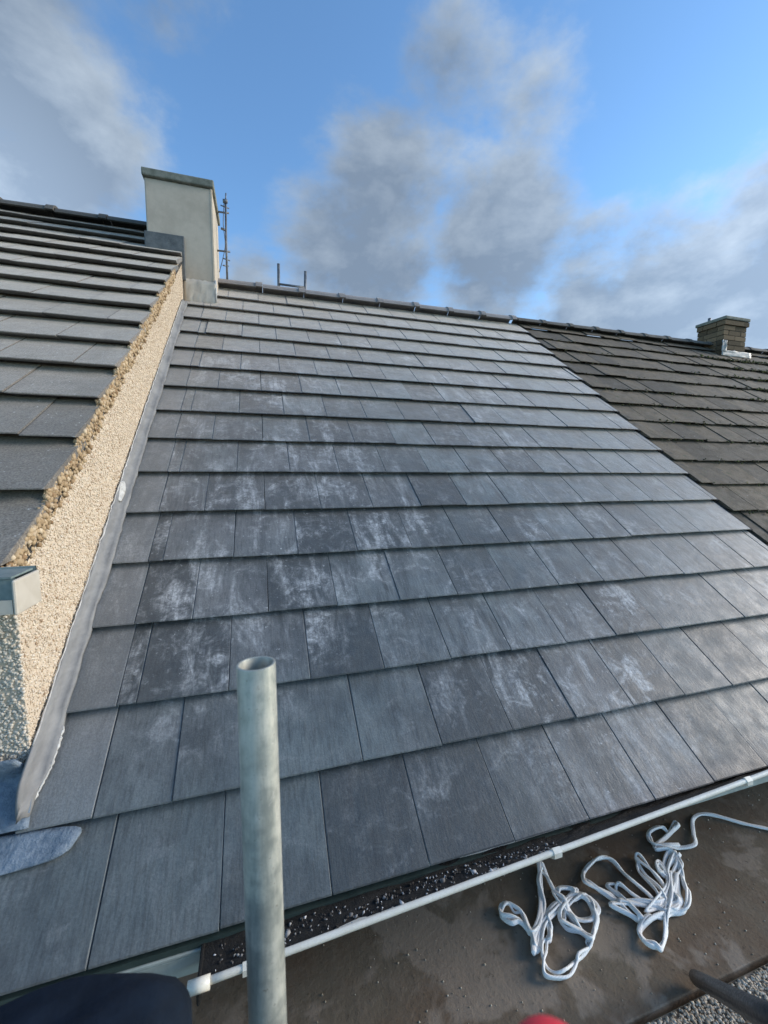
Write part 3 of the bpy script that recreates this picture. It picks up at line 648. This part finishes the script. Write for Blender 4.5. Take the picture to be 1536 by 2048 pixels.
zt = ZR; obj('rear_slope', [(RX0, YR + .04, zt - .06), (RX1, YR + .04, zt - .06), (RX1, 7.95, -.03), (RX0, 7.95, -.03), (RX0, YR + .04, zt - .10), (RX1, YR + .04, zt - .10), (RX1, 7.95, -.07), (RX0, 7.95, -.07)], [(0, 1, 2, 3), (4, 7, 6, 5), (0, 4, 5, 1), (2, 6, 7, 3), (0, 3, 7, 4), (1, 5, 6, 2)], M_BROWN, rroof)
# moss cushions near the far chimney and scattered
P = []; S = []
for _ in range(3200):
    near = random.random() < 0.3
    u = random.gauss(8.0, 0.7) if near else random.uniform(3.95, 11); ww = random.choice(range(9, 15)) if near else random.choice(range(2, 15))
    P.append(tuple(RR @ Vector((u, (ww + 0.6) * G + random.gauss(0.0, 0.02), -0.004)))); s = random.uniform(0.006, 0.02) * (1.4 if near else 0.7); S.append((s, s, s * 0.6))
pebbles('moss', np.array(P), np.array(S), M_MOSS, rroof)
# brick chimney on the right roof
bch = thing('chimney', (7.56, 3.9, 2.9), 'small old brown brick chimney at the far right ridge', 'chimney')
BX0, BX1, BY0, BY1, BZ0, BZ1 = 7.33, 7.81, 3.71, 4.12, 2.95, 3.565
box('core', (BX0 + .012, BY0 + .012, 2.7), (BX1 - .012, BY1 - .012, BZ1 + 0.01), M_JOINT, bch)
row = 0; z = BZ0
bm_ = {}
def brick(x0, x1, y0, y1, z0, z1):
    k = (round(x1 - x0, 3), round(y1 - y0, 3))
    if k not in bm_:
        a, b, c = (x1 - x0) / 2, (y1 - y0) / 2, (z1 - z0) / 2
        bm_[k] = mesh('brick', [(-a, -b, -c), (a, -b, -c), (a, b, -c), (-a, b, -c), (-a, -b, c), (a, -b, c), (a, b, c), (-a, b, c)], BOXF, M_BRICK)
    link(bpy.data.objects.new('brick', bm_[k]), bch, Matrix.Translation(((x0 + x1) / 2 + random.gauss(0, .002), (y0 + y1) / 2 + random.gauss(0, .002), (z0 + z1) / 2)) @ Matrix.Rotation(random.gauss(0, 0.008), 4, 'Z'))
while z < BZ1 - 0.05:
    top = z > BZ1 - 0.16; e = 0.02 if top else 0.0
    if row % 2 == 0:
        for a, b in ((BX0, BX0 + .235), (BX0 + .245, BX1)):
            brick(a - e, b + e, BY0 - e, BY0 + 0.1, z, z + .063)
        for a, b in ((BY0 + .11, BY0 + .255), (BY0 + .265, BY1)): brick(BX0 - e, BX0 + 0.1, a, b, z, z + .063); brick(BX1 - .1, BX1 + e, a, b, z, z + .063)
    else:
        for a, b in ((BX0 + .0, BX0 + .10), (BX0 + .11, BX0 + .365), (BX0 + .375, BX1)): brick(a - e, b + e, BY0 - e, BY0 + 0.1, z, z + .063)
        for a, b in ((BY0 + .11, BY0 + .31), (BY0 + .32, BY1)): brick(BX0 - e, BX0 + 0.1, a, b, z, z + .063); brick(BX1 - .1, BX1 + e, a, b, z, z + .063)
    z += 0.073; row += 1
box('coping', (BX0 - .03, BY0 - .03, z), (BX1 + .03, BY1 + .03, z + 0.05), M_CAP, bch, 0.012)
tube('flue_pipe', [(7.40, 4.0, z + .04), (7.40, 4.0, z + 0.12)], 0.022, M_ALU, bch, 10)
M_FLASH = plain('pale_lead_apron', (0.28, 0.28, 0.27), (0.42, 0.42, 0.40), 10, 0.5, 0.3)
plate('lead_apron', BX0 - 0.05, BX1 + 0.12, BY0 - 0.012, 2.99, 3.075, M_FLASH, bch, 8)
plate('lead_apron', BX0 - 0.05, BX0 + 0.05, BY0 - 0.016, 3.05, 3.22, M_FLASH, bch, 9)

# ------------------------------------------------------------------ aerial and ladder
aer = thing('television_aerial', (0.14, 3.9, 3.2), 'thin aerial mast with short rods clamped beside the grey chimney', 'aerial')
tube('mast', [(0.135, 3.9, 3.20), (0.137, 3.9, 3.6), (0.145, 3.9, 4.06)], 0.011, M_ALU, aer, 8)
for zz in (3.53, 3.92): tube('bracket', [(0.04, 3.9, zz), (0.175, 3.9, zz + 0.006)], 0.009, M_ALU, aer, 6)
tube('rod', [(0.10, 3.86, 3.37), (0.15, 3.93, 3.40)], 0.007, M_ALU, aer, 6)
tube('clamp', [(0.118, 3.885, 4.03), (0.165, 3.885, 4.03)], 0.020, M_ALU, aer, 8)
tube('rod', [(0.145, 3.9, 4.05), (0.15, 3.9, 4.12)], 0.007, M_ALU, aer, 6)
tube('rod', [(0.09, 3.9, 3.76), (0.13, 3.9, 3.75)], 0.012, M_ALU, aer, 6)
for zz, l in ((3.98, 0.045), (3.45, 0.035)): tube('rod', [(0.14 - l, 3.88, zz), (0.14 + l * 0.8, 3.92, zz + 0.004)], 0.006, M_ALU, aer, 6)
tube('cable', catmull([(0.13, 3.885, 4.02), (0.115, 3.88, 3.8), (0.128, 3.885, 3.6), (0.10, 3.88, 3.45), (0.06, 3.87, 3.3)], 6), 0.004, M_DARKTUBE, aer, 6)
lad = thing('ladder', (0.83, 4.05, 2.5), 'top of a ladder standing up behind the ridge beside the grey chimney', 'ladder')
for x, zt_ in ((0.683, 3.515), (0.985, 3.475)): tube('rail', [(x, 4.30, 2.55), (x, 4.10, 3.2), (x, 4.0, zt_ + 0.02)], 0.016, M_ALU, lad, 8)
for zz in (3.335, 3.08, 2.83): 
    yy = 4.0 + (3.5 - zz) * 0.32; tube('rung', [(0.683, yy, zz), (0.985, yy, zz)], 0.013, M_ALU, lad, 8)

# ------------------------------------------------------------------ scaffold deck
DZ = -0.45
deck = thing('scaffold_deck', (1.5, -0.3, DZ), 'brown dirty flat scaffold deck below the white gutter', 'scaffold deck')
box('deck_board', (-1.5, -0.232, DZ - 0.04), (5.5, 0.33, DZ), M_BOARD, deck, 0.004)
box('deck_board', (-1.5, -0.80, DZ - 0.045), (5.5, -0.246, DZ - 0.005), M_BOARD, deck, 0.004)
box('deck_board', (-1.5, -1.40, DZ - 0.045), (5.5, -0.812, DZ - 0.003), M_BOARD, deck, 0.004)
for x in (-1.2, 1.0, 3.2, 5.2): tube('transom', [(x, -1.5, DZ - 0.075), (x, 0.34, DZ - 0.075)], 0.024, M_GALV, deck, 10)
for y in (-1.38, 0.2): tube('ledger', [(-1.6, y, DZ - 0.125), (5.6, y, DZ - 0.125)], 0.024, M_GALV, deck, 10)
for x in (-1.3, 1.1, 3.3, 5.1):
    for y in (-1.33, 0.25): tube('upright', [(x, y, GZ), (x, y, DZ - 0.06)], 0.024, M_GALV, deck, 10)
# grit strewn on the second board
N = 5200; x = RNG.uniform(0.9, 3.6, N); y = -0.252 - np.abs(RNG.normal(0, 0.055, N)); s = RNG.uniform(0.003, 0.008, N)
pebbles('grit', np.stack([x, y, np.full(N, DZ - 0.003)], 1), np.stack([s, s, s], 1), M_GRIT, deck)
N = 260; x = RNG.uniform(0.4, 3.4, N); y = RNG.uniform(-0.22, 0.3, N); s = RNG.uniform(0.0015, 0.0042, N)
pebbles('grit', np.stack([x, y, np.full(N, DZ + 0.001)], 1), np.stack([s, s, s], 1), M_GRIT, deck)

# ------------------------------------------------------------------ scaffold pole standing in front of the roof
def pole_geo(x0, y0, z0, x1, y1, z1, ro, ri):
    P = [(x0, y0, z0), (x1, y1, z1)]; n = 40
    V, F = tube_geo(P, ro, n, cap=False); V2, F2 = tube_geo(P, ri, n, cap=False); k = len(V)
    F = list(F) + [tuple(i + k for i in f)[::-1] for f in F2]; V = list(V) + list(V2)
    for j in range(n): F.append((n + j, n + (j + 1) % n, k + n + (j + 1) % n, k + n + j)); F.append(((j + 1) % n, j, k + j, k + (j + 1) % n))
    return V, F
o = obj('scaffold_pole', *pole_geo(0.432, -0.62, DZ - 0.004, 0.4235, -0.511, 0.958, 0.02415, 0.0205), M_GALV, None, False, 0.0008)
for p in o.data.polygons: p.use_smooth = True
tag(o, 'upright galvanised steel scaffold pole with open top in front of the roof', 'scaffold pole')

# ------------------------------------------------------------------ ropes on the deck
ROPE_A = [(1.509, 0.258), (1.468, 0.193), (1.418, 0.119), (1.367, 0.066), (1.311, 0.027), (1.293, -0.003), (1.317, 0.001), (1.377, 0.051), (1.447, 0.082), (1.521, 0.109), (1.565, 0.119), (1.535, 0.146), (1.502, 0.148), (1.481, 0.129), (1.484, 0.085), (1.491, 0.036), (1.499, -0.011), (1.506, -0.037), (1.456, -0.057), (1.399, -0.068), (1.349, -0.083), (1.317, -0.076), (1.305, -0.046), (1.314, -0.015), (1.342, 0.012), (1.368, 0.01), (1.4, 0.044), (1.411, 0.073), (1.475, 0.095), (1.547, 0.109), (1.586, 0.083), (1.582, 0.042), (1.551, -0.001), (1.503, -0.036), (1.484, 0.0), (1.452, 0.028), (1.451, 0.061), (1.484, 0.085), (1.579, 0.114), (1.601, 0.086), (1.591, 0.047), (1.556, 0.024), (1.496, 0.051), (1.505, 0.1), (1.494, 0.139), (1.503, 0.183), (1.515, 0.227), (1.514, 0.249), (1.455, 0.181), (1.414, 0.12), (1.362, 0.068), (1.313, 0.045), (1.323, 0.086), (1.319, 0.12), (1.292, 0.152), (1.262, 0.158), (1.248, 0.128), (1.277, 0.106), (1.311, 0.086), (1.316, 0.05), (1.3, 0.006)]
ROPE_B = [(2.731, 0.036), (2.643, 0.103), (2.563, 0.158), (2.48, 0.226), (2.419, 0.252), (2.354, 0.236), (2.286, 0.183), (2.224, 0.133), (2.147, 0.146), (2.1, 0.16), (2.053, 0.183), (2.063, 0.219), (2.097, 0.243), (2.156, 0.241), (2.184, 0.218), (2.262, 0.252), (2.241, 0.227), (2.153, 0.202), (2.045, 0.176), (2.099, 0.142), (2.072, 0.096), (1.996, 0.061), (1.904, 0.004), (1.821, -0.055), (1.775, -0.092), (1.729, -0.115), (1.69, -0.112), (1.677, -0.088), (1.699, -0.057), (1.75, -0.047), (1.807, -0.044), (1.859, -0.046), (1.91, -0.055), (1.963, -0.028), (2.013, 0.016), (2.056, 0.076), (2.106, 0.131), (2.003, 0.083), (1.938, 0.023), (1.912, -0.035), (1.872, -0.044), (1.85, -0.009), (1.833, 0.039), (1.814, 0.091), (1.817, 0.138), (1.817, 0.185), (1.771, 0.199), (1.689, 0.184), (1.65, 0.163), (1.65, 0.123), (1.675, 0.082), (1.71, 0.046), (1.78, 0.018), (1.85, -0.009), (1.917, 0.014), (1.936, 0.095), (1.946, 0.164), (1.924, 0.162), (1.9, 0.097), (1.896, 0.028), (1.871, -0.015), (1.815, 0.008), (1.776, 0.056), (1.758, 0.092), (1.735, 0.083), (1.73, 0.048), (1.737, -0.004), (1.722, -0.032), (1.711, -0.003), (1.705, 0.041), (1.775, 0.006), (1.851, -0.023), (1.925, -0.003), (2.025, 0.06), (1.974, 0.013), (1.926, -0.032), (1.846, -0.042), (1.824, -0.015), (1.774, 0.013), (1.863, 0.001), (1.97, 0.052), (2.004, 0.117), (1.974, 0.109), (1.959, 0.08), (2.019, 0.095), (2.082, 0.12)]
def rope(P, r, seed, label):
    rnd = random.Random(seed); tail = P[8:] if seed == 2 else P[3:]
    P = P + [(x + rnd.gauss(0, 0.012), y + rnd.gauss(0, 0.010)) for x, y in tail[::-1]]
    Q = [(x, y, DZ + r + 0.001 + (0.012 * (0.5 + 0.5 * math.sin(i * 1.9 + seed)) + rnd.uniform(0, 0.008)) * (0.2 if i < 7 and seed == 2 else 1)) for i, (x, y) in enumerate(P)]
    C = catmull(Q, 8); V, F = tube_geo(C, r, 8)
    V = np.array(V).reshape(len(C), 8, 3); tw = np.cumsum([rnd.gauss(0, 0.10) for _ in C]); V2 = V - C[:, None]
    for k in range(len(C)):
        for j in range(8):
            a = 2 * PI * j / 8 + tw[k]; V2[k, j] *= 0.32 + 1.15 * abs(math.cos(a))
    V = (V2 + C[:, None]).reshape(-1, 3); o = obj('rope', V, F, M_ROPE, None, True)
    uv = o.data.uv_layers.new(name='UVMap'); k = 0
    d = np.concatenate([[0], np.cumsum(np.linalg.norm(np.diff(C, axis=0), axis=1))])
    for p in o.data.polygons:
        vi = list(p.vertices); js = [v % 8 for v in vi]; wrap = max(js) == 7 and min(js) == 0
        for li, v in zip(p.loop_indices, vi):
            j = v % 8; j = 8 if wrap and j == 0 else j
            uv.data[li].uv = (d[min(v // 8, len(d) - 1)] * 55, j / 8 * 3)
    tag(o, label, 'rope', 'tangled ropes on the deck'); return o
rope(ROPE_A, 0.0058, 1, 'smaller tangle of pale blue white rope under the gutter, nearer the scaffold pole')
rope(ROPE_B, 0.0058, 2, 'larger tangle of pale blue white rope with a tail running off to the right edge')

# ------------------------------------------------------------------ dark tube, red cap, navy bag
dt = tube('dark_tube', [(1.745, -0.222, DZ + 0.022), (1.2476, -0.6448, 0.2705), (0.99, -0.864, 0.645)], 0.0205, M_DARKTUBE, None, 20)
tag(dt, 'dark blue black tube leaning in from the bottom right corner', 'tube')
rc = thing('capped_tube', (0.527, -0.940, DZ), 'blurred red plastic cap on a short upright tube at the bottom edge', 'capped tube')
tube('tube', [(0.527, -0.940, DZ - 0.003), (0.527, -0.940, 0.98)], 0.014, M_GALV, rc, 24)
V = []; F = []; prof = [(0.0175, 0.95), (0.0175, 0.992), (0.016, 1.001), (0.011, 1.006), (0.005, 1.0075)]; n = 24
for r_, z_ in prof:
    for j in range(n): a = 2 * PI * j / n; V.append((0.527 + r_ * math.cos(a), -0.940 + r_ * math.sin(a), z_))
for i in range(len(prof) - 1):
    for j in range(n): F.append((i * n + j, i * n + (j + 1) % n, (i + 1) * n + (j + 1) % n, (i + 1) * n + j))
F += [tuple(range(n))[::-1], tuple(range((len(prof) - 1) * n, len(prof) * n))]
obj('cap', V, F, M_RED, rc, True)
def bag_geo():
    V = []; F = []; nu, nv = 40, 26; cx, cy = 0.125, -0.665; ztop = 0.685
    for j in range(nv + 1):
        t = j / nv
        if t < 0.72: k = 1.0 + 0.03 * math.sin(t * 9); z_ = DZ + (ztop - 0.07 - DZ) * t / 0.72
        else:
            a = (t - 0.72) / 0.28 * PI / 2; k = (1 - 0.32 * (1 - math.cos(a)) - 0.66 * max(0, (t - .93) / .07)); z_ = ztop - 0.07 + 0.07 * math.sin(a)
        for i in range(nu):
            a = 2 * PI * i / nu; e = 0.55
            x = math.copysign(abs(math.cos(a)) ** e, math.cos(a)) * 0.235 * k; y_ = math.copysign(abs(math.sin(a)) ** e, math.sin(a)) * 0.10 * k
            wr = 1 + 0.018 * math.sin(5 * a + t * 14) + 0.012 * math.sin(11 * a - t * 23)
            V.append((cx + x * wr, cy + y_ * wr, z_ + 0.004 * math.sin(6 * a) * (t > .5) + (0.22 * min(0, x - 0.13) * t ** 2)))
    for j in range(nv):
        for i in range(nu): F.append((j * nu + i, j * nu + (i + 1) % nu, (j + 1) * nu + (i + 1) % nu, (j + 1) * nu + i))
    F += [tuple(range(nu))[::-1], tuple(range(nv * nu, (nv + 1) * nu))]
    return V, F
bag = thing('bag', (0.125, -0.665, DZ), 'blurred dark navy bag with rounded top at the bottom left corner', 'bag')
obj('body', *bag_geo(), M_NAVY, bag, True)
